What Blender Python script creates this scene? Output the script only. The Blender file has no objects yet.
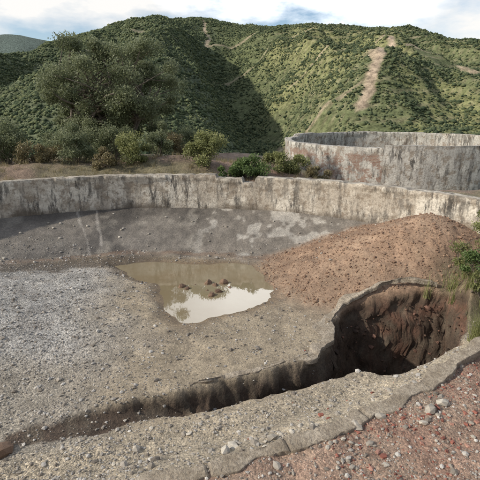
import bpy, math, numpy as np, bmesh
from mathutils import Vector
rng=np.random.default_rng(7)
scene=bpy.context.scene
# ------------------------------------------------------------------ helpers
def _lat(seed): return np.random.default_rng(seed).random((256,256))
LAT=[_lat(i) for i in range(12)]
def vnoise(x,y,s=0):
    L=LAT[s%12]; xi=np.floor(x).astype(int); yi=np.floor(y).astype(int)
    fx=x-xi; fy=y-yi; fx=fx*fx*(3-2*fx); fy=fy*fy*(3-2*fy)
    a=L[xi&255,yi&255];b=L[(xi+1)&255,yi&255];c=L[xi&255,(yi+1)&255];d=L[(xi+1)&255,(yi+1)&255]
    return (a*(1-fx)+b*fx)*(1-fy)+(c*(1-fx)+d*fx)*fy
def fbm(x,y,o=4,s=0):
    t=0;a=1;n=0
    for i in range(o):
        t=t+a*(vnoise(x*2**i+i*17.3,y*2**i+i*9.1,s+i)-.5)*2; n+=a; a*=.5
    return t/n
def ss(t): t=np.clip(t,0,1); return t*t*(3-2*t)
def mesh_np(name,V,F,mats,midx=None,attrs=None,col=None,uv=None,smooth=True):
    V=np.asarray(V,np.float32); F=np.asarray(F,np.int32); k=F.shape[1]; n=len(F)
    me=bpy.data.meshes.new(name); me.vertices.add(len(V)); me.vertices.foreach_set('co',V.ravel())
    me.loops.add(n*k); me.loops.foreach_set('vertex_index',F.ravel())
    me.polygons.add(n); me.polygons.foreach_set('loop_start',np.arange(0,n*k,k,dtype=np.int32))
    me.polygons.foreach_set('loop_total',np.full(n,k,np.int32))
    if midx is not None: me.polygons.foreach_set('material_index',np.asarray(midx,np.int32))
    me.polygons.foreach_set('use_smooth',np.full(n,smooth))
    me.update(calc_edges=True)
    for m in mats: me.materials.append(m)
    if attrs:
        for kk,vv in attrs.items():
            a=me.attributes.new(kk,'FLOAT','POINT'); a.data.foreach_set('value',np.asarray(vv,np.float32).ravel())
    if col is not None:
        a=me.attributes.new('Col','FLOAT_COLOR','POINT'); c=np.ones((len(V),4),np.float32); c[:,:3]=col; a.data.foreach_set('color',c.ravel())
    if uv is not None:
        l=me.uv_layers.new(name='UVMap'); l.data.foreach_set('uv',np.asarray(uv,np.float32)[F.ravel()].ravel())
    o=bpy.data.objects.new(name,me); scene.collection.objects.link(o); return o
def grid_faces(nu,nv):
    i,j=np.meshgrid(np.arange(nu-1),np.arange(nv-1),indexing='ij'); a=(i*nv+j).ravel()
    return np.stack([a,a+nv,a+nv+1,a+1],1)
def ico(sub):
    bm=bmesh.new(); bmesh.ops.create_icosphere(bm,subdivisions=sub,radius=1)
    V=np.array([v.co[:] for v in bm.verts]); F=np.array([[v.index for v in f.verts] for f in bm.faces]); bm.free(); return V,F
ICO1=ico(1); ICO2=ico(2)
OCT=(np.array([(1,0,0),(0,1,0),(-1,0,0),(0,-1,0),(0,0,1),(0,0,-1)],float),np.array([(0,1,4),(1,2,4),(2,3,4),(3,0,4),(1,0,5),(2,1,5),(3,2,5),(0,3,5)]))
_b=np.array([(-1,-1,-1),(1,-1,-1),(1,1,-1),(-1,1,-1),(-.8,-.9,1),(.9,-.8,.8),(.8,.9,1),(-.9,.7,.7)],float)*.75
BLK=(_b,np.array([(0,2,1),(0,3,2),(4,5,6),(4,6,7),(0,1,5),(0,5,4),(1,2,6),(1,6,5),(2,3,7),(2,7,6),(3,0,4),(3,4,7)]))
def scatter(name,P,S,mats,jit=.25,base=ICO1,smooth=False,rnd=None,seed=1):
    r=np.random.default_rng(seed); BV,BF=base; n=len(P); m=len(BV)
    V=BV[None]*(1+jit*(r.random((n,m,1))*2-1)); V=V*S[:,None,:]
    a=r.random(n)*6.283; c=np.cos(a)[:,None]; s=np.sin(a)[:,None]
    t=(r.random(n)-.5)*.8; ct=np.cos(t)[:,None]; st=np.sin(t)[:,None]
    y=V[:,:,1]*ct-V[:,:,2]*st; z=V[:,:,1]*st+V[:,:,2]*ct; x=V[:,:,0]
    V=np.stack([x*c-y*s,x*s+y*c,z],2)+P[:,None,:]
    F=(BF[None]+(np.arange(n)*m)[:,None,None]).reshape(-1,3)
    if rnd is None: rnd=r.random(n)
    return mesh_np(name,V.reshape(-1,3),F,mats,attrs={'rnd':np.repeat(rnd,m)},smooth=smooth)
def catmull(P,n=12):
    P=np.array(P,float); Q=np.vstack([2*P[0]-P[1],P,2*P[-1]-P[-2]]); out=[]
    for i in range(1,len(Q)-2):
        for t in np.arange(n)/n:
            a,b,c,d=Q[i-1:i+3]; out.append(.5*((2*b)+(-a+c)*t+(2*a-5*b+4*c-d)*t*t+(-a+3*b-3*c+d)*t**3))
    out.append(P[-1]); return np.array(out)
def dist_poly(x,y,P,closed=False):
    d=np.full(x.shape,1e9); N=len(P)
    for i in range(N if closed else N-1):
        ax,ay=P[i][:2]; bx,by=P[(i+1)%N][:2]; dx,dy=bx-ax,by-ay; L=dx*dx+dy*dy+1e-12
        t=np.clip(((x-ax)*dx+(y-ay)*dy)/L,0,1); d=np.minimum(d,np.hypot(x-ax-t*dx,y-ay-t*dy))
    return d
def sd_poly(x,y,P):
    ins=np.zeros(x.shape,bool); N=len(P)
    for i in range(N):
        ax,ay=P[i]; bx,by=P[(i+1)%N]
        if ay==by: continue
        c=((ay>y)!=(by>y))&(x<(bx-ax)*(y-ay)/(by-ay)+ax); ins^=c
    d=dist_poly(x,y,P,True); return np.where(ins,d,-d)
# ------------------------------------------------------------------ material helpers
class NB:
    def __init__(s,name):
        s.m=bpy.data.materials.new(name); s.m.use_nodes=True; s.t=s.m.node_tree; s.b=s.t.nodes['Principled BSDF']
    def n(s,ty,**k):
        nd=s.t.nodes.new(ty)
        for a,b in k.items():
            if a.startswith('_'): setattr(nd,a[1:],b)
            else: nd.inputs[a.replace('__',' ')].default_value=b
        return nd
    def l(s,a,b): s.t.links.new(a,b)
    def noise(s,scale,detail=6,rough=.6,vec=None):
        nd=s.n('ShaderNodeTexNoise',Scale=scale,Detail=detail,Roughness=rough)
        if vec is not None: s.l(vec,nd.inputs['Vector'])
        return nd
    def coord(s): return s.n('ShaderNodeTexCoord').outputs['Object']
    def ramp(s,fac,stops):
        nd=s.n('ShaderNodeValToRGB'); cr=nd.color_ramp
        while len(cr.elements)<len(stops): cr.elements.new(.5)
        for e,(p,c) in zip(cr.elements,stops):
            e.position=p; e.color=(c,c,c,1) if not hasattr(c,'__len__') else (*c,1)
        s.l(fac,nd.inputs[0]); return nd.outputs[0]
    def mix(s,fac,a,b,mode='MIX'):
        nd=s.n('ShaderNodeMix',_data_type='RGBA',_blend_type=mode)
        for sock,v in ((nd.inputs[0],fac),(nd.inputs[6],a),(nd.inputs[7],b)):
            if isinstance(v,bpy.types.NodeSocket): s.l(v,sock)
            elif hasattr(v,'__len__'): sock.default_value=(*v,1)
            else: sock.default_value=v
        return nd.outputs[2]
    def attr(s,name,out='Fac'): return s.n('ShaderNodeAttribute',_attribute_name=name).outputs[out]
    def math(s,op,a,b=0):
        nd=s.n('ShaderNodeMath',_operation=op)
        for i,v in enumerate((a,b)):
            if isinstance(v,bpy.types.NodeSocket): s.l(v,nd.inputs[i])
            else: nd.inputs[i].default_value=v
        return nd.outputs[0]
    def bump(s,h,dist,strength=1,prev=None):
        nd=s.n('ShaderNodeBump',Strength=strength,Distance=dist); s.l(h,nd.inputs['Height'])
        if prev: s.l(prev,nd.inputs['Normal'])
        s.l(nd.outputs[0],s.b.inputs['Normal']); return nd.outputs[0]
    def color(s,c): s.l(c,s.b.inputs['Base Color'])
def stone_mat(name,stops,rough=.9,plain=False):
    m=NB(name); c=m.ramp(m.attr('rnd'),stops); m.b.inputs['Roughness'].default_value=rough
    if plain: m.color(c); m.b.inputs['Specular IOR Level'].default_value=.1; return m.m
    n=m.noise(30,3); v=m.ramp(n.outputs[0],[(.3,.65),(.7,1.15)])
    m.color(m.mix(1,c,v,'MULTIPLY')); m.bump(n.outputs[0],.01,.6); return m.m
def leaf_mat(name,stops,trans=.25):
    m=NB(name); c=m.ramp(m.attr('rnd'),stops); m.color(c); m.b.inputs['Roughness'].default_value=.6
    tr=m.n('ShaderNodeBsdfTranslucent'); m.l(c,tr.inputs[0]); mx=m.n('ShaderNodeMixShader'); mx.inputs[0].default_value=trans
    m.l(m.b.outputs[0],mx.inputs[1]); m.l(tr.outputs[0],mx.inputs[2]); m.l(mx.outputs[0],m.t.nodes['Material Output'].inputs[0]); return m.m
# ground
g=NB('ground_earth'); co=g.coord(); col=g.attr('Col','Color'); gv=g.attr('grav'); wet=g.attr('wet')
n1=g.noise(1.7,5,.65,co); n2=g.noise(16,5,.75,co); vo=g.n('ShaderNodeTexVoronoi',Scale=30.); g.l(co,vo.inputs[0]); vo2=g.n('ShaderNodeTexVoronoi',Scale=62.); g.l(co,vo2.inputs[0])
c=g.mix(1,col,g.ramp(n1.outputs[0],[(.3,.68),(.7,1.25)]),'MULTIPLY')
c=g.mix(1,c,g.ramp(n2.outputs[0],[(.3,.62),(.7,1.3)]),'MULTIPLY')
bw=g.n('ShaderNodeRGBToBW'); g.l(vo.outputs['Color'],bw.inputs[0]); bw2=g.n('ShaderNodeRGBToBW'); g.l(vo2.outputs['Color'],bw2.inputs[0])
sp=g.mix(1,g.ramp(bw.outputs[0],[(.2,.68),(.8,1.35)]),g.ramp(bw2.outputs[0],[(.2,.62),(.8,1.45)]),'MULTIPLY')
c=g.mix(gv,c,g.mix(1,c,sp,'MULTIPLY')); g.color(c)
g.l(g.math('SUBTRACT',.93,g.math('MULTIPLY',wet,.45)),g.b.inputs['Roughness'])
h=g.math('ADD',g.math('MULTIPLY',g.math('SUBTRACT',.6,vo.outputs['Distance']),g.math('MULTIPLY',gv,.6)),g.math('ADD',n2.outputs[0],n1.outputs[0]))
g.bump(h,.035,.85); MAT_G=g.m
# concrete wall
def wall_mat(name,light,mid,brick=False):
    w=NB(name); uv=w.n('ShaderNodeTexCoord').outputs['UV']
    mp=w.n('ShaderNodeMapping'); mp.inputs['Scale'].default_value=(1.3,.28,1); w.l(uv,mp.inputs[0])
    st=w.noise(2.2,7,.75,mp.outputs[0]); bl=w.noise(.8,6,.7,uv); b2=w.noise(1.8,6,.75,uv); fn=w.noise(9,5,.75,uv)
    c=w.mix(w.ramp(bl.outputs[0],[(.45,0),(.55,1)]),light,mid)
    c=w.mix(w.ramp(b2.outputs[0],[(.51,0),(.58,.7)]),c,(.24,.185,.13))
    c=w.mix(w.ramp(fn.outputs[0],[(.49,0),(.64,.6)]),c,(.17,.14,.105))
    s=w.math('MULTIPLY',w.ramp(st.outputs[0],[(.49,0),(.57,.95)]),w.ramp(bl.outputs[0],[(.40,1),(.62,.3)]))
    c=w.mix(s,c,(.065,.058,.05))
    c=w.mix(w.attr('low'),c,(.11,.085,.06))
    if brick:
        bt=w.n('ShaderNodeTexBrick',Scale=3.); w.l(uv,bt.inputs[0]); bt.inputs['Color1'].default_value=(.22,.12,.085,1); bt.inputs['Color2'].default_value=(.29,.19,.14,1); bt.inputs['Mortar'].default_value=(.27,.25,.21,1)
        msk=w.math('MULTIPLY',w.attr('brick'),w.ramp(b2.outputs[0],[(.46,0),(.54,.85)]))
        c=w.mix(msk,c,bt.outputs[0])
    w.color(c); w.b.inputs['Roughness'].default_value=.92
    w.bump(w.math('ADD',fn.outputs[0],b2.outputs[0]),.04,.8); return w.m
MAT_W=wall_mat('weathered_concrete',(.68,.62,.52),(.47,.41,.33))
MAT_T=wall_mat('tank_concrete',(.55,.52,.46),(.44,.415,.37),True)
k=NB('kerb_concrete'); co=k.coord(); n1=k.noise(3,6,.7,co); n2=k.noise(20,5,.7,co)
k.color(k.mix(k.ramp(n2.outputs[0],[(.42,0),(.62,.7)]),k.ramp(n1.outputs[0],[(.38,(.34,.28,.205)),(.6,(.56,.48,.375))]),(.22,.175,.13))); k.b.inputs['Roughness'].default_value=.93; k.bump(k.math('ADD',n2.outputs[0],n1.outputs[0]),.06,1.); MAT_K=k.m
MAT_ST=stone_mat('gravel_stone',[(0,(.16,.135,.11)),(.4,(.30,.265,.22)),(.8,(.40,.375,.34)),(1,(.54,.51,.46))])
MAT_BR=stone_mat('brick_fragment',[(0,(.18,.07,.05)),(.6,(.33,.12,.085)),(1,(.42,.25,.19))])
MAT_CL=stone_mat('earth_clod',[(0,(.17,.10,.065)),(1,(.36,.24,.16))])
MAT_RK=stone_mat('rock',[(0,(.10,.06,.04)),(1,(.22,.14,.09))])
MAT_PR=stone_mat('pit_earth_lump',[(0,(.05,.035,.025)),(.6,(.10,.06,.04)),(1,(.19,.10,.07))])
MAT_CC=stone_mat('concrete_chunk',[(0,(.28,.245,.20)),(1,(.52,.475,.40))])
wt=NB('muddy_water'); co=wt.coord(); n=wt.noise(.6,5,.6,co); wt.color(wt.ramp(n.outputs[0],[(.35,(.215,.165,.095)),(.65,(.255,.215,.14))])); wt.b.inputs['Roughness'].default_value=.02; wt.b.inputs['IOR'].default_value=1.9
n=wt.noise(7,3,.5,co); wt.bump(n.outputs[0],.002,.22); MAT_WA=wt.m
bk=NB('bark'); n=bk.noise(6,6,.7,bk.coord()); bk.color(bk.ramp(n.outputs[0],[(.3,(.07,.055,.04)),(.7,(.22,.185,.145))])); bk.b.inputs['Roughness'].default_value=.9; bk.bump(n.outputs[0],.03); MAT_BK=bk.m
L_OLIVE=leaf_mat('leaves_grey_green',[(0,(.095,.115,.055)),(.5,(.21,.235,.125)),(1,(.36,.38,.24))],.45)
L_YEL=leaf_mat('leaves_yellow_green',[(0,(.10,.115,.04)),(.5,(.245,.26,.10)),(1,(.40,.40,.18))],.4)
L_GRN=leaf_mat('leaves_bright_green',[(0,(.045,.075,.025)),(.5,(.12,.18,.055)),(1,(.22,.28,.10))],.4)
L_DRY=leaf_mat('leaves_dry_brown',[(0,(.12,.10,.05)),(.5,(.24,.20,.10)),(1,(.38,.32,.18))],.35)
# ------------------------------------------------------------------ basin terrain
CX,CY,R=-2.5,5.,12.1
ledge=[(5.7,9.6),(5.07,9.85),(4.3,10.05),(3.42,10.0),(2.73,9.8),(2.14,9.05),(1.87,8.14),(1.48,7.63),(.60,7.21),(-.29,6.88),(-.94,6.64)]
ledge_s=catmull(ledge,8)
far_rest=[(-1.97,6.25),(-2.75,5.91),(-3.83,5.39)]
near=[(-3.7,5.1),(-2.78,5.23),(-1.78,5.56),(-.34,6.0),(1.10,6.46),(2.32,6.92),(3.19,6.75),(4.2,7.25),(4.85,7.9),(5.4,8.7)]
pit=[tuple(p) for p in ledge_s]+far_rest+near
puddle=[(-4.15,13.0),(-3.1,13.35),(-1.4,13.1),(0,13.15),(.55,12.4),(.88,11.1),(.5,10.2),(-.35,9.65),(-1.25,9.25),(-1.75,9.6),(-2.05,10.4),(-2.55,11.5),(-3.5,12.3)]
pud_s=[tuple(p) for p in catmull(puddle+[puddle[0]],5)[:-1]]
kerb=[(6.6,8.1),(4.57,6.92),(3.24,6.06),(2.36,5.47),(1.30,4.9),(.34,4.52),(-.51,4.17),(-1.11,4.0),(-3.2,3.3),(-6,2.6)]
kx=np.array([p[0] for p in kerb])[::-1]; ky=np.array([p[1] for p in kerb])[::-1]
def zmound(x,y):
    ax=np.where(x<5.8,.43,.5); ay=np.where(y<12.3,.62,.5)
    return 2.12-np.sqrt(((x-5.8)*ax)**2+((y-12.3)*ay)**2+.03)+.10*fbm(x*.9,y*.9,4,3)+.045*fbm(x*5,y*5,4,5)
def basin(x,y,full=False):
    r=np.hypot(x-CX,y-CY)
    z=.05+.05*fbm(x*.7,y*.7,3,1)+.025*fbm(x*4,y*4,4,2)
    slope=ss((r-9.4)/1.0)*.1+np.clip((r-9.6)/2.5,0,1)*.92
    z=z+slope*ss((y-7)/3.)*(1-ss((x-6)/2)*ss((11-y)/3)*.3)
    grav=.75*np.exp(-(((x+8.2)/3.4)**2+((y-9.2)/3.)**2)); z=z+grav
    zm=zmound(x,y); k=.25; hh=np.clip(.5+.5*(zm-z)/k,0,1); z=z*(1-hh)+zm*hh+k*hh*(1-hh); mm=hh
    zr=1.0*ss((x-4.7)/1.3)*ss((11.3-y)/1.6); z=np.maximum(z,zr+.05*fbm(x*2,y*2,3,4)*(zr>0))
    nn=y-np.interp(x,kx,ky)
    zn=.58-.42*ss(nn/1.1); wn=1-ss((nn-1.3)/.6)
    zn=zn+.05*fbm(x*1.5,y*1.5,4,6)+.03*fbm(x*7,y*7,4,2); z=np.where(wn>0,z*(1-wn)+np.maximum(zn,z*.0)*wn,z)
    z=z+np.clip(3.5-y,0,3)*.85*(nn<0)
    wx=x+.22*fbm(x*1.6,y*1.6,4,7); wy=y+.22*fbm(x*1.6+40,y*1.6,4,8)
    sp=sd_poly(wx,wy,pud_s)
    z=np.where(sp>-.5,z*(1-ss((sp+.5)/.6))+(-.02-.05*ss(sp/.3))*ss((sp+.5)/.6),z)
    px=x+.14*fbm(x*2.3,y*2.3,5,9); py=y+.14*fbm(x*2.3+20,y*2.3,5,10)
    si=sd_poly(px,py,pit)
    dep=np.interp(x,[-3.8,-2.5,-1.4,-.5,1.2,2.0,3,5.6],[.0,.10,.30,.5,.9,1.8,2.6,2.5])
    pm=ss(si/(.16+.20*dep)); z=z-dep*pm*(1+.22*fbm(x*2.5,y*2.5,4,2))+pm*.12*fbm(x*7,y*7,3,5)*(dep>.4)
    if full: return z,dict(r=r,grav=grav,mm=mm,nn=nn,wn=wn,sp=sp,si=si,zr=zr,slope=slope,dep=dep)
    return z
def lerp(a,b,t): return a*(1-t[...,None])+np.array(b)*t[...,None]
xs=np.concatenate([np.arange(-15,-7,.08),np.arange(-7,6.5,.033),np.arange(6.5,10.2,.08)])
ys=np.concatenate([np.arange(-7,3,.4),np.arange(3,12,.033),np.arange(12,17.6,.06)])
X,Y=np.meshgrid(xs,ys,indexing='ij'); Z,M=basin(X,Y,True)
C=np.broadcast_to(np.array([.335,.275,.195]),X.shape+(3,)).copy()
N1=fbm(X*.6,Y*.6,5,3); N2=fbm(X*2,Y*2,4,5)
gm=ss((-1.5-X+ (Y-8)*-.15 +1.6*N1)/3.2)*(1-ss((Y-12.3+.6*N1)/1.2))
C=lerp(C,(.39,.375,.345),gm*.85)
C=lerp(C,(.30,.27,.235),ss((N2-.1)/.4)*gm*.6)
C=lerp(C,(.235,.19,.14),ss((N1-.05)/.3)*(1-gm)*.5)
lw=(1-ss((Y-6.6+.8*N1)/1.2))*(1-ss((X+1)/2))*gm; C=lerp(C,(.27,.23,.17),lw*.7)
wetm=(1-ss((-M['sp']-.05)/(.7+.5*N1)))*(M['sp']<.3)
C=lerp(C,(.17,.115,.062),np.clip(wetm,0,1)*.85)
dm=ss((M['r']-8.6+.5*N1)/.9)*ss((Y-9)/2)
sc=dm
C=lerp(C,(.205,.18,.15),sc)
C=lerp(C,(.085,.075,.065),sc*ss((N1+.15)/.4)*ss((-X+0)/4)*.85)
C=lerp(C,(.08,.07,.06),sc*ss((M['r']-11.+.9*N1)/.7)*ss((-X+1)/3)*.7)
C=lerp(C,(.29,.26,.215),sc*ss((N2-.0)/.4)*.5)
pale=ss((N2+.5*np.exp(-((X-1.8)/2.4)**2)*ss((M['r']-9.6)/.8)-.32)/.2)*sc*ss((X+2.5)/2)
C=lerp(C,(.46,.425,.37),pale*.75)
damp2=ss((M['r']-7.7+.5*N2)/.3)*(1-ss((M['r']-8.8+.4*N1)/.5))*ss((-X-2.)/2)*ss((Y-10)/1.5)
C=lerp(C,(.10,.075,.05),damp2*.85)
tw=ss((M['r']-8.9+.3*N2)/.2)*(1-ss((M['r']-9.3+.3*N2)/.3))*sc; C=lerp(C,(.24,.155,.10),tw*.6)
for (a,b) in (((-6.6,16.4),(-5.3,13.9)),((-5.9,16.6),(-5.1,14.6))):
    d=dist_poly(X+.1*N2,Y,[a,b]); C=lerp(C,(.42,.38,.33),(1-ss((d-.02-.05*N2)/.05))*.6)
C=lerp(C,(.33,.215,.14),np.clip(M['mm']*1.25,0,1)); C=lerp(C,(.41,.29,.195),M['mm']*ss((N2-.0)/.5)*.6); C=lerp(C,(.22,.14,.09),M['mm']*ss((-N1-.0)/.4)*.5)
fan=ss((X-.2+.8*N1)/2.0)*ss((Y-8.3)/2)*(1-ss((M['sp']+.1)/.3))*(1-sc)*.55
C=lerp(C,(.29,.20,.135),fan)
C=lerp(C,(.38,.32,.235),M['wn'])
redm=(1-ss((M['nn']+.05+.12*N2)/.25))
C=lerp(C,(.30,.18,.13),redm*ss((X+1.5+N1)/1.6)*(.7+.4*N2))
C=lerp(C,(.14,.12,.075),ss(M['zr']/.5)*.7)
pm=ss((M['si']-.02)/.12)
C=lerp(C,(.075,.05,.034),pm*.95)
q=pm*np.clip(M['dep'],0,1.2)
DX=.16*fbm(X*1.5+Y*3.1,Z*3.2,4,3)*q; DY=.16*fbm(X*3.1-Y*1.5+9,Z*3.2,4,6)*q
rubm=ss((fbm(X*2.5+Y*1.3,Z*3.5,4,6)-.02)/.2)
C=lerp(C,(.17,.085,.055),pm*rubm*ss((X-3.)/1)*.7)
C=lerp(C,(.13,.105,.075),pm*ss((fbm(X*4+Y*2,Z*6,4,9)-.1)/.2)*.6)
C=C*(1+.14*fbm(X*6,Y*6,3,1))[...,None]
GV=np.clip(.35+.5*gm+.3*M['wn']-sc*.15-.25*M['mm'],0,1); GV=GV*(1-ss((M['sp']+.3)/.3)*.8)
WT=np.clip(wetm*.9+damp2*.7+sc*ss((-X-1)/3)*.75,0,1)
F=grid_faces(len(xs),len(ys)); rr=M['r'].ravel(); F=F[(rr[F]<R+.14).all(1)]
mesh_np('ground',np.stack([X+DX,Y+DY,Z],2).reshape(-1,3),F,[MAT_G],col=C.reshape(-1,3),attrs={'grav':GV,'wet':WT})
pp=[tuple(p) for p in pud_s]; cen=np.mean(np.array(pp),0)
ring=cen+(np.array(pp)-cen)*1.22; V=[(cen[0],cen[1],-.006)]+[(a,b,-.006) for a,b in ring]
n=len(ring); mesh_np('puddle_water',V,[(0,1+i,1+(i+1)%n) for i in range(n)],[MAT_WA],smooth=False)
# ------------------------------------------------------------------ outer ground
def outer(x,y):
    r=np.hypot(x-CX,y-CY); d=r-R
    z=2.05+.38*ss(d/3.)*ss((3.5-x)/3)+.42*np.exp(-(((x+2.9)/1.9)**2+((y-19.8)/1.5)**2))+.25*np.exp(-(((x+9)/3)**2+((y-19)/2)**2))
    z=z-1.6*ss((x-2)/5)*ss((y-15)/7)+.2*fbm(x*.5,y*.5,5,2)*ss(d/1)+.06*fbm(x*3,y*3,3,3)
    z=z-26*ss((np.hypot(x,y)-24-ss((x-5)/8)*22)/75)*ss((y+40)/60)
    return z
th=np.radians(np.arange(-180,180.01,.5)); rad=R+.1+np.concatenate([np.arange(0,12,.12),12+np.geomspace(.3,3500,110)])
TH,RA=np.meshgrid(th,rad,indexing='ij'); X=CX+RA*np.cos(TH); Y=CY+RA*np.sin(TH); Z=outer(X,Y)
C=np.broadcast_to(np.array([.22,.155,.11]),X.shape+(3,)).copy(); N=fbm(X*.4,Y*.4,5,8)
C=lerp(C,(.10,.11,.05),ss((RA-18)/8)); C=lerp(C,(.15,.15,.075),ss((N-.05)/.3)*.6); C=lerp(C,(.29,.18,.13),ss((.0-N)/.3)*.5*(1-ss((RA-18)/8)))
mesh_np('terrain',np.stack([X,Y,Z],2).reshape(-1,3),grid_faces(*X.shape),[MAT_G],col=C.reshape(-1,3),attrs={'grav':np.where(RA<30,.6,.0),'wet':Z*0})
# ------------------------------------------------------------------ circular walls
def ring_wall(name,cx,cy,R0,thick,z0,ztop,a0,a1,mat,step=.06,amp=.03,topf=None,brickf=None,cope=0,copeh=.2):
    n=int(abs(a1-a0)*R0/step); A=np.linspace(a0,a1,n)
    zt=np.full(n,ztop) if topf is None else topf(A,ztop)
    nz=26; prof=[]
    for t in np.linspace(0,1,nz): prof.append((0,t))
    for s in (.06,.3,.6,.94): prof.append((s,1.0))
    for t in np.linspace(1,0,nz): prof.append((1,t))
    P=np.array(prof); S=P[:,0][None]; T=P[:,1][None]; AA=A[:,None]
    zz=z0+(zt[:,None]-z0)*T
    u=AA*R0; rough=fbm(u*1.3,zz*1.3,5,1)*amp+fbm(u*7,zz*7,3,2)*amp*.4
    edge=np.where((T>=.999)&((S==0)|(S==1)),.012+.03*np.clip(fbm(u*2.5,u*0,4,7)+.1,0,1),0)
    rrad=R0+S*thick+np.where(S<.5,-1,1)*rough+np.where(S<.5,1,-1)*edge
    cp=(zt[:,None]-zz)<copeh*(1+.3*fbm(u*1.2,u*0,3,9))
    if cope: rrad=rrad+np.where(S<.5,-1,1)*cope*cp*(fbm(u*.9,u*0+5,3,3)>-.25)
    zz=zz+np.where(T>=.999,fbm(u*3,S*3+0*u,4,4)*.022,0)-edge
    V=np.stack([cx+rrad*np.cos(AA),cy+rrad*np.sin(AA),zz],2).reshape(-1,3)
    low=ss((.35+.35*fbm(u*.8,zz*0+3,4,5)-(zz-z0-.40))/.35)*.8
    at={'low':low.ravel()}
    at['brick']=(brickf(AA+0*zz,zz,S+0*zz) if brickf else 0*zz).ravel()
    return mesh_np(name,V,grid_faces(n,len(prof)),[mat],attrs=at,uv=np.stack([u+0*zz,zz+S*3],2).reshape(-1,2))
def top_basin(A,z):
    x=CX+R*np.cos(A)
    t=z+.03*fbm(x*.5,x*0,3,3)-.03*np.clip(fbm(x*2.5,x*0+9,3,5)-.2,0,1)*3
    t=t-.26*ss((x-.05)/.08)*(1-ss((x-.55)/.1))-.03*(x>.5)
    t=t-.08*ss((x+1.0)/.05)*(1-ss((x+.0)/.05))
    return t
ring_wall('basin_wall',CX,CY,R,.38,.55,2.46,math.radians(2),math.radians(178),MAT_W,topf=top_basin,step=.05,cope=.05,copeh=.16)
TX,TY,TR=11.7,32.,7.8
def top_tank(A,z):
    u=A*TR; return z+.07*fbm(u*.6,u*0,4,2)-.16*(np.degrees(A)%360<246)*(np.degrees(A)%360>150)
def brick_tank(A,z,S):
    d=np.degrees(A)%360; return ((d>165)&(d<247)&(S>.5)).astype(float)*ss((2.6-z)/.15)+(S<.5)*.2*ss((2.4-z)/.3)
ring_wall('round_tank',TX,TY,TR,.45,-1.2,3.03,0,2*math.pi,MAT_T,topf=top_tank,brickf=brick_tank,step=.1,amp=.05,cope=.06,copeh=.3)
o=ring_wall('render_panel',TX,TY,TR+.49,.14,-1.0,3.06,math.radians(246),math.radians(330),MAT_T,step=.1,amp=.03)
o.parent=bpy.data.objects['round_tank']
# ------------------------------------------------------------------ swept concrete strips
def sweep(name,pts,wid,thk,zf,mat,n=14,seed=3,zoff=.04,side=0.,rag=.06,ckd=-.04):
    P=catmull(pts,n); T=np.gradient(P,axis=0); T/=np.linalg.norm(T,axis=1)[:,None]; Nn=np.stack([-T[:,1],T[:,0]],1)
    s=np.r_[0,np.cumsum(np.linalg.norm(np.diff(P,axis=0),axis=1))]
    w=(wid(s/s[-1]) if callable(wid) else np.full(len(s),wid)); prof=[(-.5,-1),(-.5,-.5),(-.5,-.03),(-.46,0),(-.2,.0),(0,.01),(.2,0),(.46,0),(.5,-.03),(.5,-.5),(.5,-1)]
    crack=fbm(s*.8,s*0+seed,2,seed+1)
    V=[]
    for i in range(len(P)):
        zc=zf(P[i][0],P[i][1])
        ck=ckd if abs(crack[i])<.025 else 0
        for j,(a,b) in enumerate(prof):
            sg=float(a>0)*7+seed
            e=rag*1.6*fbm(np.array([s[i]*2.2]),np.array([sg]),5,seed)[0]
            q=P[i]+Nn[i]*(a*w[i]+side+(e if abs(a)>.3 else 0))
            V.append((q[0],q[1],zc+zoff+ck+b*thk+.03*fbm(np.array([s[i]*3.]),np.array([a*3.]),4,2)[0]))
    return mesh_np(name,V,grid_faces(len(P),len(prof)),[mat])
def zf_ledge(x,y):
    q=np.array([x,y]); c=np.array([3.0,8.0]) if x>1.6 else np.array([x+.5,y-1.5]); d=(q-c)/np.linalg.norm(q-c); p=q+d*.4
    return float(basin(np.array([p[0]]),np.array([p[1]]))[0])
sweep('broken_concrete_ledge',ledge[1:],lambda t:.09+.30*np.exp(-((t-.5)/.16)**2)+.03*np.sin(t*31),.11,zf_ledge,MAT_K,n=22,zoff=.015,side=-.05,rag=.10)
sweep('kerb_concrete',kerb,.25,.2,lambda x,y:.60+np.clip(3.5-y,0,3)*.85+ (.12*max(0,x-3.2)),MAT_K,n=34,zoff=.012,rag=.07,ckd=-.035)
# ------------------------------------------------------------------ stones
def pts_on(n,x0,x1,y0,y1,seed):
    r=np.random.default_rng(seed); x=r.uniform(x0,x1,n); y=r.uniform(y0,y1,n); return x,y,r
x,y,r=pts_on(95000,-9,6,3.2,14.5,5); z,m=basin(x,y,True)
dens=.14+.40*ss((-.9-x-(y-8)*.25)/2.2)+.24*m['wn']+.3*fbm(x,y,4,4); dens=dens*(m['sp']<-.1)*(m['mm']<.4)*np.where(m['si']>.05,.3,1)*(m['r']<11)*np.exp(-np.clip(y-6,0,9)*.10)
k_=r.random(len(x))<dens; x,y,z=x[k_],y[k_],z[k_]; s=np.clip(r.lognormal(-4.55,.55,len(x)),.006,.055)
scatter('gravel',np.stack([x,y,z+s*.2],1),np.stack([s*r.uniform(.8,1.5,len(s)),s,s*r.uniform(.5,.9,len(s))],1),[MAT_ST],seed=2)
x,y,r=pts_on(14000,0,9,9.5,15.5,8); z,m=basin(x,y,True); k_=(m['mm']>.3)&(m['si']<0)&(m['r']<12); x,y,z=x[k_],y[k_],z[k_]; s=np.clip(r.lognormal(-4.4,.55,len(x)),.008,.06)
scatter('earth_clods',np.stack([x,y,z+s*.2],1),np.stack([s*1.2,s,s*.8],1),[MAT_CL],seed=3)
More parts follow.
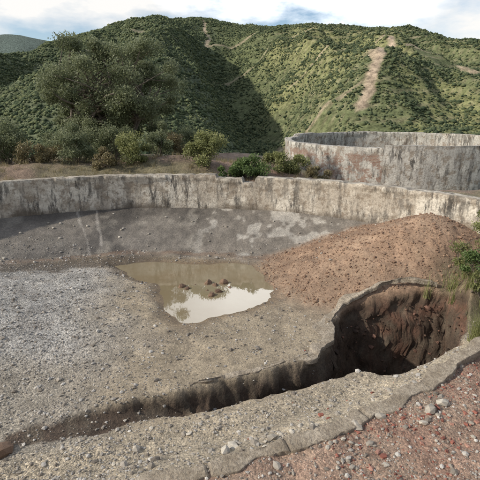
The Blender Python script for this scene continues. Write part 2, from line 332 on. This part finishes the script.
x,y,r=pts_on(16000,-1.,6,3.0,8,9); z,m=basin(x,y,True); pr=np.where(m['nn']<-.1,.35+.9*fbm(x*1.3,y*1.3,4,3),.01)*ss((x-.2)/1.5+.2); k_=(r.random(len(x))<pr)&(np.abs(m['nn'])>.14)&(m['si']<0); x,y,z=x[k_],y[k_],z[k_]; s=np.clip(r.lognormal(-4.95,.55,len(x)),.005,.035)
scatter('brick_rubble',np.stack([x,y,z+s*.3],1),np.stack([s*1.4,s,s*.7],1),[MAT_BR],seed=4,base=ICO1,jit=.35)
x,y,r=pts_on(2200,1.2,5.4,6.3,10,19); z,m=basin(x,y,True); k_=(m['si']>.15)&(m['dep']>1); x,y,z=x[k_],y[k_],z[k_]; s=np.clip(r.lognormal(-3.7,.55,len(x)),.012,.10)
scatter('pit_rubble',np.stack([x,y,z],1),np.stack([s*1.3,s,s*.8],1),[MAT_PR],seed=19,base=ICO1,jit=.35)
def rocks(name,L,mat,seed,flat=.7,sub=ICO2,jit=.16):
    L=np.array(L,float); z=basin(L[:,0],L[:,1]); S=np.stack([L[:,2],L[:,2]*.75,L[:,2]*flat],1)
    return scatter(name,np.stack([L[:,0],L[:,1],z+L[:,2]*flat*.35],1),S,[mat],jit=jit,base=sub,seed=seed)
rocks('puddle_rocks',[(-1.72,11.35,.13),(-1.55,11.2,.1),(-.95,11.6,.14),(-.75,11.45,.11),(-.5,11.62,.15),(-.62,11.0,.12),(-.8,10.75,.13),(-.95,11.1,.07),(-.3,11.3,.08),(-1.35,11.5,.06)],MAT_RK,11,.95)
rocks('brown_boulder',[(-3.62,4.95,.22)],MAT_RK,12,.6)
r=np.random.default_rng(4)
L=[(.2,4.75,.07),(.45,4.85,.09),(.6,4.72,.08),(.75,4.95,.06),(.35,4.62,.05),(.9,5.1,.06),(1.05,4.95,.08),(-.1,4.75,.09),(-.2,4.6,.10),(-1.55,5.0,.09),(1.5,5.3,.06),(2.5,5.9,.07),(1.9,5.6,.05),(-.8,5.3,.06),(1.7,5.0,.12),(2.1,5.2,.1),(1.45,4.75,.05),(1.62,4.65,.04),(1.2,4.6,.05),(2.9,5.3,.13),(3.2,5.5,.12),(2.7,5.05,.08)]
L+=[(a,b,c) for a,b,c in zip(r.uniform(-3,4,110),r.uniform(4.0,6.2,110),r.uniform(.015,.045,110))]
L+=[(a,b,c) for a,b,c in zip(r.normal(.7,.35,70),r.normal(4.85,.12,70),r.uniform(.015,.05,70))]
rocks('concrete_rubble',L,MAT_CC,13,.5,ICO1,.28)
rocks('brick_chunks',[(a,b,c) for a,b,c in zip(r.normal(2.9,.5,40),r.normal(5.05,.35,40),r.uniform(.02,.05,40))]+[(.15,4.95,.05),(1.3,5.5,.05),(2.3,6.1,.04)],MAT_BR,15,.55,BLK,.3)
L=[(a,b,c) for a,b,c in zip(r.uniform(-10,5,90),r.uniform(11,16.5,90),r.uniform(.03,.07,90))]
L=[q for q in L if math.hypot(q[0]-CX,q[1]-CY)>8.2 and math.hypot(q[0]-CX,q[1]-CY)<11.8]
rocks('bank_stones',L,MAT_CC,14,.6)
# ------------------------------------------------------------------ plants
def tube(pts,rad,sides=7):
    P=np.array(pts,float); T=np.gradient(P,axis=0); T/=np.linalg.norm(T,axis=1)[:,None]+1e-9
    a=np.cross(T,[.3,.9,.1]); a/=np.linalg.norm(a,axis=1)[:,None]+1e-9; b=np.cross(T,a)
    an=np.arange(sides+1)/sides*2*np.pi; V=P[:,None]+np.array(rad)[:,None,None]*(a[:,None]*np.cos(an)[None,:,None]+b[:,None]*np.sin(an)[None,:,None])
    return V.reshape(-1,3),grid_faces(len(P),sides+1)
def leafquads(P,size,r,aspect=.45):
    n=len(P); d=r.normal(size=(n,3)); d/=np.linalg.norm(d,axis=1)[:,None]; e=np.cross(d,r.normal(size=(n,3))); e/=np.linalg.norm(e,axis=1)[:,None]
    s=size*r.uniform(.6,1.3,(n,1)); V=np.stack([P-d*s,P+e*s*aspect,P+d*s,P-e*s*aspect],1).reshape(-1,3); return V,np.arange(n*4).reshape(-1,4)
def plant(name,base,clumps,nleaf,lsize,mat,seed,trunk_r=.05,fork=None,aspect=.45):
    r=np.random.default_rng(seed); Vs=[];Fs=[];Mi=[];Rn=[];off=0
    def add(V,F,mi,rn):
        nonlocal off
        Vs.append(V);Fs.append(F+off);Mi.append(np.full(len(F),mi));Rn.append(rn);off+=len(V)
    base=np.array(base,float)
    for i,(c,rd) in enumerate(clumps):
        c=np.array(c,float)
        if fork is not None: f=np.array(fork[i%len(fork)],float)
        else: f=base+r.normal(size=3)*[.08,.08,0]
        mid=(f*.5+c*.5)+r.normal(size=3)*.12*np.linalg.norm(c-f)*[1,1,.6]
        pts=catmull([f,mid,c],5); V,F=tube(pts,np.linspace(trunk_r*.45,trunk_r*.08,len(pts)),5); add(V,F,0,np.zeros(len(V)))
        d=r.normal(size=(nleaf,3)); d/=np.linalg.norm(d,axis=1)[:,None]; q=r.random((nleaf,1))**.45
        P=c+d*q*rd*np.array([1,1,.75]); P+=.14*rd*r.normal(size=P.shape)
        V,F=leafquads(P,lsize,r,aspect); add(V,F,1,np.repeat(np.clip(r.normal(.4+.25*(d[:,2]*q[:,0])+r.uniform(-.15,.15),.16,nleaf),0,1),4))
    if fork is not None:
        for f in fork:
            f=np.array(f,float); mid=base*.5+f*.5+r.normal(size=3)*.2*[1,1,0]; pts=catmull([base+r.normal(size=3)*[.12,.12,0],mid,f],6)
            V,F=tube(pts,np.linspace(trunk_r,trunk_r*.5,len(pts)),8); add(V,F,0,np.zeros(len(V)))
    return mesh_np(name,np.vstack(Vs),np.vstack(Fs),[MAT_BK,mat],midx=np.concatenate(Mi),attrs={'rnd':np.concatenate(Rn)})
r=np.random.default_rng(21)
tb=(-7.0,24.,float(outer(np.array([-7.]),np.array([24.]))[0])-.1)
cl=[]
while len(cl)<140:
    d=r.normal(size=3); d/=np.linalg.norm(d); q=r.uniform(.25,1)**.5
    p=np.array([-7.1,24.,5.95])+d*q*np.array([3.75,2.9,2.85])*(1+.08*math.sin(d[0]*7+d[2]*5))
    if p[2]<3.3 or (p[2]<4.0 and abs(p[0]+7)<1.0): continue
    cl.append((p,r.uniform(.35,.75)))
fk=[(-8.6,24,4.5),(-7.7,23.5,4.9),(-6.8,24.4,5.0),(-5.7,23.8,4.5),(-7.2,24.6,5.4),(-9.3,24.2,5.2),(-5.2,24.2,5.4)]
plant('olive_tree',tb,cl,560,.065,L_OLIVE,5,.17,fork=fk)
def shrub(name,x,y,w,h,mat,seed,n=9,nl=420,ls=.05,zb=None,rd=.30):
    r=np.random.default_rng(seed); z0=float(outer(np.array([float(x)]),np.array([float(y)]))[0]) if zb is None else zb
    cl=[]
    for i in range(n):
        a=r.uniform(0,6.28); q=r.random()**.5; zz=r.uniform(.2,1)
        cl.append(((x+math.cos(a)*q*w*.45,y+math.sin(a)*q*w*.35,z0+h*zz*(1-.3*q)),rd*w*r.uniform(.35,.8)))
    return plant(name,(x,y,z0-.05),cl,nl,ls,mat,seed,.05)
shrub('wild_shrub',-10.9,19.6,2.3,2.0,L_OLIVE,31,16,560)
shrub('wild_shrub',-9.2,19.4,1.9,1.1,L_DRY,32,11)
shrub('wild_shrub',-7.5,19.6,2.0,1.8,L_OLIVE,33,14,450)
shrub('wild_shrub',-6.5,21.5,2.4,2.0,L_OLIVE,34,14,500)
shrub('wild_shrub',-8.9,22,2.4,1.8,L_OLIVE,46,14,500)
shrub('wild_shrub',-5.0,19.4,2.0,1.4,L_YEL,35,14,400)
shrub('wild_shrub',-5.9,18.9,1.3,.9,L_DRY,50,9,360)
shrub('wild_shrub',-4.0,20.8,1.6,2.1,L_OLIVE,36,13,400)
shrub('wild_shrub',-3.2,22.0,1.7,1.6,L_DRY,47,12,400)
shrub('broom_shrub',-1.45,19.0,1.9,1.6,L_YEL,37,17,560)
shrub('green_shrub',.45,18.0,1.6,1.0,L_GRN,38,13,460,.05)
shrub('green_shrub',-.35,17.95,1.1,.75,L_GRN,39,10,400,.05)
shrub('broom_shrub',2.7,19.6,1.8,1.15,L_YEL,40,13,420)
shrub('broom_shrub',1.6,19.2,1.4,.9,L_YEL,41,10,360)
shrub('wild_shrub',3.9,20.8,1.3,.8,L_DRY,48,10,360)
shrub('wild_shrub',-13.5,20,3.2,2.4,L_OLIVE,42,14,600)
shrub('wild_shrub',-2.4,24,2.5,1.7,L_OLIVE,43,14,500)
shrub('green_shrub',6.0,9.9,1.2,2.1,L_YEL,44,18,220,.035,zb=.8,rd=.26)
shrub('broom_shrub',5.8,9.3,.95,1.5,L_GRN,45,14,200,.035,zb=.8,rd=.26)
shrub('green_shrub',5.6,8.5,.9,.9,L_YEL,49,12,190,.035,zb=.8,rd=.26)
def tuft(name,P,n,hgt,mat,seed):
    r=np.random.default_rng(seed); V=[];F=[];R_=[]
    for (x,y,z) in P:
        for i in range(n):
            a=r.uniform(0,6.28); L=hgt*r.uniform(.5,1.2); lean=r.uniform(.1,.75); w=.006; b=np.array([x+r.normal()*.05,y+r.normal()*.05,z-.02]); dr=np.array([math.cos(a),math.sin(a),0]); sd=np.array([-dr[1],dr[0],0])*w; rv=.3+.7*r.random()*.8
            for k2 in range(4):
                t=k2/3; c=b+dr*L*lean*t*t+np.array([0,0,L*(t-.35*lean*t*t)]); V+= [c-sd*(1-t*.9),c+sd*(1-t*.9)]; R_+=[rv]*2
            k0=len(V)-8
            for q in range(3): F.append((k0+2*q,k0+2*q+1,k0+2*q+3,k0+2*q+2))
    return mesh_np(name,V,F,[mat],attrs={'rnd':R_})
r=np.random.default_rng(50); P=[]
for i in range(90):
    x=r.uniform(4.7,5.9); y=r.uniform(7.3,9.9); P.append((x,y,float(basin(np.array([x]),np.array([y]))[0])))
P=[p for p in P if p[2]>.3]
tuft('dry_grass',P,32,.8,L_YEL,51)
P=[]
for i in range(900):
    x=r.uniform(-13,6); y=CY+math.sqrt(max(0,(R+.8+r.uniform(0,5))**2-(x-CX)**2)); P.append((x,y,float(outer(np.array([x]),np.array([y]))[0])))
tuft('grass_tufts',P,12,.26,L_DRY,52)
# ------------------------------------------------------------------ hills
hx=np.array([-700,-420,-320,-260,-200,-155,-120,-80,-43,0,65,150,205,260,340,480,700])
hz=np.array([26,34,40,50,68,84,93,97,98,92,90,87,76,66,58,50,40])
def hill(x,y):
    Hs=np.interp(x+12*fbm(x*.01,y*.01,3,1),hx,hz)+2*fbm(x*.03,y*0,4,2)
    yr=480+25*fbm(x*.006,x*0,3,4)
    T=(y-105)/(yr-105); p=np.where(T<1,np.clip(T,0,1)**.92,1-.6*(T-1))
    z=-24+(Hs+24)*p
    env=ss(T/.25)*(1-ss((T-.60)/.35))
    xg=-24+41*(430-y)/280+7*fbm(y*.012,y*0+3,3,5)
    d=x-xg+8*fbm(x*.03,y*.03,3,2)
    gul=-30*np.exp(-(d/28)**2)+8*np.exp(-((d+52)/26)**2)+5*np.exp(-((d-60)/30)**2)
    z=z+gul*env
    xt=52+.42*(y-186)+5*fbm(y*.02,y*0,3,2); z=z+6*np.exp(-((x-xt)/18)**2)*env-3*np.exp(-((x-xt-34)/18)**2)*env
    wx=x+25*fbm(x*.008,y*.008,3,3)
    rd=1-np.abs(fbm(wx*.02+.2*y*.01,y*.007,4,6))*2.6; z=z+10*(env*.9+.1)*rd*ss(T/.2)
    xl=-150+.1*(480-y); z=z-12*np.exp(-((x-xl)/22)**2)*env
    z=z+2.6*fbm(x*.05,y*.05,4,7)
    return z
trackA=[(96,292),(91,280),(87,262),(74,240),(68,215),(58,196),(52,184)]
trackA2=[(80,252),(70,228),(64,208)]
trackB=[(-37,462),(-33,440),(-30,420),(-27,400)]
trackC=[(20,205),(27,196),(40,200),(56,192)]
trackD=[(92,280),(110,288),(127,275),(140,250),(165,255)]
trackE=[(30,262),(60,270),(92,280)]
trackF=[(-23,350),(0,345),(30,352),(60,358),(100,356),(150,345)]
trackG=[(-27,400),(0,410),(30,405),(70,412),(110,408),(150,415),(200,400)]
trackH=[(-120,300),(-90,285),(-60,290),(-35,280)]
def hill_masks(x,y):
    wob=5*fbm(x*.05,y*.05,4,8)
    def tr(P,w,f): return (1-ss((dist_poly(x+wob,y+wob,P)-w)/(w*.6)))*f
    return np.maximum.reduce([tr(trackA,1.7,1),tr(trackA2,2.4,.8),tr(trackB,1.1,.85),tr(trackC,1.,.6),tr(trackD,1.1,.8),tr(trackE,1.,.6),tr(trackF,1.,.5),tr(trackG,1.1,.55),tr(trackH,1.,.35)])
xs=np.arange(-560,520,2.4); ys=np.concatenate([np.arange(70,530,2.),np.arange(530,760,20)]); X,Y=np.meshgrid(xs,ys,indexing='ij'); Z=hill(X,Y)
TK=hill_masks(X,Y); N=fbm(X*.015,Y*.015,5,9)
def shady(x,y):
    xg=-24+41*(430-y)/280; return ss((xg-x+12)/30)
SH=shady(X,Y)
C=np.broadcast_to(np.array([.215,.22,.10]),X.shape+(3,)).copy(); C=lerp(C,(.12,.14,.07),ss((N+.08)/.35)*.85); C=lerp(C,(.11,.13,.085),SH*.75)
terr=ss((np.sin(Z*1.1+2*N)-.5)/.5); C=lerp(C,(.30,.26,.165),terr*.5*ss((X-0)/40)); C=lerp(C,(.42,.33,.24),TK)
hm=NB('hillside'); co=hm.coord(); n1=hm.noise(.35,6,.75,co); c=hm.mix(1,hm.attr('Col','Color'),hm.ramp(n1.outputs[0],[(.38,.5),(.62,1.3)]),'MULTIPLY'); hm.color(c); hm.b.inputs['Roughness'].default_value=1; hm.b.inputs['Specular IOR Level'].default_value=.1; hm.bump(n1.outputs[0],1.,.5)
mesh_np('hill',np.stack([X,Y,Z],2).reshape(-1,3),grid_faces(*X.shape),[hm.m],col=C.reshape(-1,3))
r=np.random.default_rng(77); n=260000
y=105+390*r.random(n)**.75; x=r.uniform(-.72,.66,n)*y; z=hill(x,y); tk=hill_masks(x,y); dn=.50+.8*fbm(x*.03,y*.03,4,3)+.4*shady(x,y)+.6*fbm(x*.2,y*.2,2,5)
dn=dn*(.55+.45*(np.sin(z*1.1+2*fbm(x*.015,y*.015,5,9))<.5)); k_=(r.random(n)<dn)&(tk<.2); x,y,z=x[k_],y[k_],z[k_]; s=np.clip(r.lognormal(-.45,.45,len(x)),.25,1.7)*(.7+.3*(y/400))
MAT_SC=stone_mat('scrub_leaves',[(0,(.045,.062,.036)),(.5,(.08,.10,.053)),(1,(.155,.17,.085))],1.,True)  # scrub greens lifted and slightly blue: distance haze put into the colour
scatter('hillside_scrub',np.stack([x,y,z+s*.2],1),np.stack([s*1.1,s,s*.7],1),[MAT_SC],jit=.4,seed=6,base=OCT,smooth=True)
n=6000; y=60+85*r.random(n); x=r.uniform(-.8,.75,n)*y; z=np.maximum(hill(x,y),outer(x,y)); s=r.uniform(.5,1.5,n)
scatter('valley_trees',np.stack([x,y,z+s*.6],1),np.stack([s,s,s*1.0],1),[MAT_SC],jit=.4,seed=7,base=ICO2,rnd=r.random(n)*.6)
xs=np.arange(-1800,1500,15.); ys=np.arange(700,1300,12.); X,Y=np.meshgrid(xs,ys,indexing='ij')
Hs=np.interp(X,[-1800,-900,-560,-440,-330,-200,300,1500],[90,145,168,158,135,90,60,50]); T=(Y-700)/330
Z=-20+(Hs+20)*np.where(T<1,np.clip(T,0,1),1-.5*(T-1))+10*fbm(X*.01,Y*.01,5,3)*ss(T/.3)
C=np.broadcast_to(np.array([.12,.15,.13]),X.shape+(3,)).copy()*(1+.3*fbm(X*.02,Y*.02,5,4))[...,None]  # bluish base colour carries the aerial haze of the far hills
mesh_np('distant_hills',np.stack([X,Y,Z],2).reshape(-1,3),grid_faces(*X.shape),[hm.m],col=C.reshape(-1,3))
# ------------------------------------------------------------------ light, sky
sd=Vector((-.82,-.22,.52)).normalized(); el=math.asin(sd.z); az=math.atan2(sd.x,sd.y)
sl=bpy.data.lights.new('sun','SUN'); sl.energy=4.0; sl.angle=math.radians(1.5); sl.color=(1,.93,.82); so=bpy.data.objects.new('sun',sl); scene.collection.objects.link(so); so.rotation_euler=sd.to_track_quat('Z','Y').to_euler()
w=bpy.data.worlds.new('World'); scene.world=w; w.use_nodes=True; t=w.node_tree; bg=t.nodes['Background']; out=t.nodes['World Output']
sk=t.nodes.new('ShaderNodeTexSky'); sk.sky_type='NISHITA'; sk.sun_disc=False; sk.sun_elevation=el; sk.sun_rotation=az; t.links.new(sk.outputs[0],bg.inputs[0]); bg.inputs[1].default_value=.15
tc=t.nodes.new('ShaderNodeTexCoord'); mp=t.nodes.new('ShaderNodeMapping'); mp.inputs['Scale'].default_value=(1,1,2.6); mp.inputs['Location'].default_value=(.35,0,.1); t.links.new(tc.outputs['Generated'],mp.inputs[0])
nz=t.nodes.new('ShaderNodeTexNoise'); nz.inputs['Scale'].default_value=2.6; nz.inputs['Detail'].default_value=8; nz.inputs['Roughness'].default_value=.55; t.links.new(mp.outputs[0],nz.inputs[0])
vd=t.nodes.new('ShaderNodeVectorMath'); vd.operation='DISTANCE'; t.links.new(tc.outputs['Generated'],vd.inputs[0]); vd.inputs[1].default_value=(.12,.88,.46)
mr=t.nodes.new('ShaderNodeMapRange'); mr.inputs[1].default_value=.15; mr.inputs[2].default_value=.40; mr.inputs[3].default_value=.22; mr.inputs[4].default_value=0; t.links.new(vd.outputs['Value'],mr.inputs[0])
ad=t.nodes.new('ShaderNodeMath'); ad.operation='ADD'; t.links.new(nz.outputs[0],ad.inputs[0]); t.links.new(mr.outputs[0],ad.inputs[1])
rp=t.nodes.new('ShaderNodeValToRGB'); rp.color_ramp.elements[0].position=.46; rp.color_ramp.elements[1].position=.60; t.links.new(ad.outputs[0],rp.inputs[0])
b2=t.nodes.new('ShaderNodeBackground'); b2.inputs[0].default_value=(1,.985,.96,1)
st=t.nodes.new('ShaderNodeMath'); st.operation='MULTIPLY_ADD'; t.links.new(mr.outputs[0],st.inputs[0]); st.inputs[1].default_value=9.; st.inputs[2].default_value=1.0; t.links.new(st.outputs[0],b2.inputs[1])
mx=t.nodes.new('ShaderNodeMixShader'); t.links.new(rp.outputs[0],mx.inputs[0]); t.links.new(bg.outputs[0],mx.inputs[1]); t.links.new(b2.outputs[0],mx.inputs[2]); t.links.new(mx.outputs[0],out.inputs[0])
# ------------------------------------------------------------------ camera
cd=bpy.data.cameras.new('camera'); cd.sensor_width=36; cd.lens=36*416/480; cd.clip_end=6000; cam=bpy.data.objects.new('camera',cd); scene.collection.objects.link(cam)
cam.location=(0,0,5); cam.rotation_euler=(math.radians(90-17.4),0,0); scene.camera=cam
scene.view_settings.view_transform='Standard'; scene.view_settings.look='None'; scene.view_settings.exposure=0
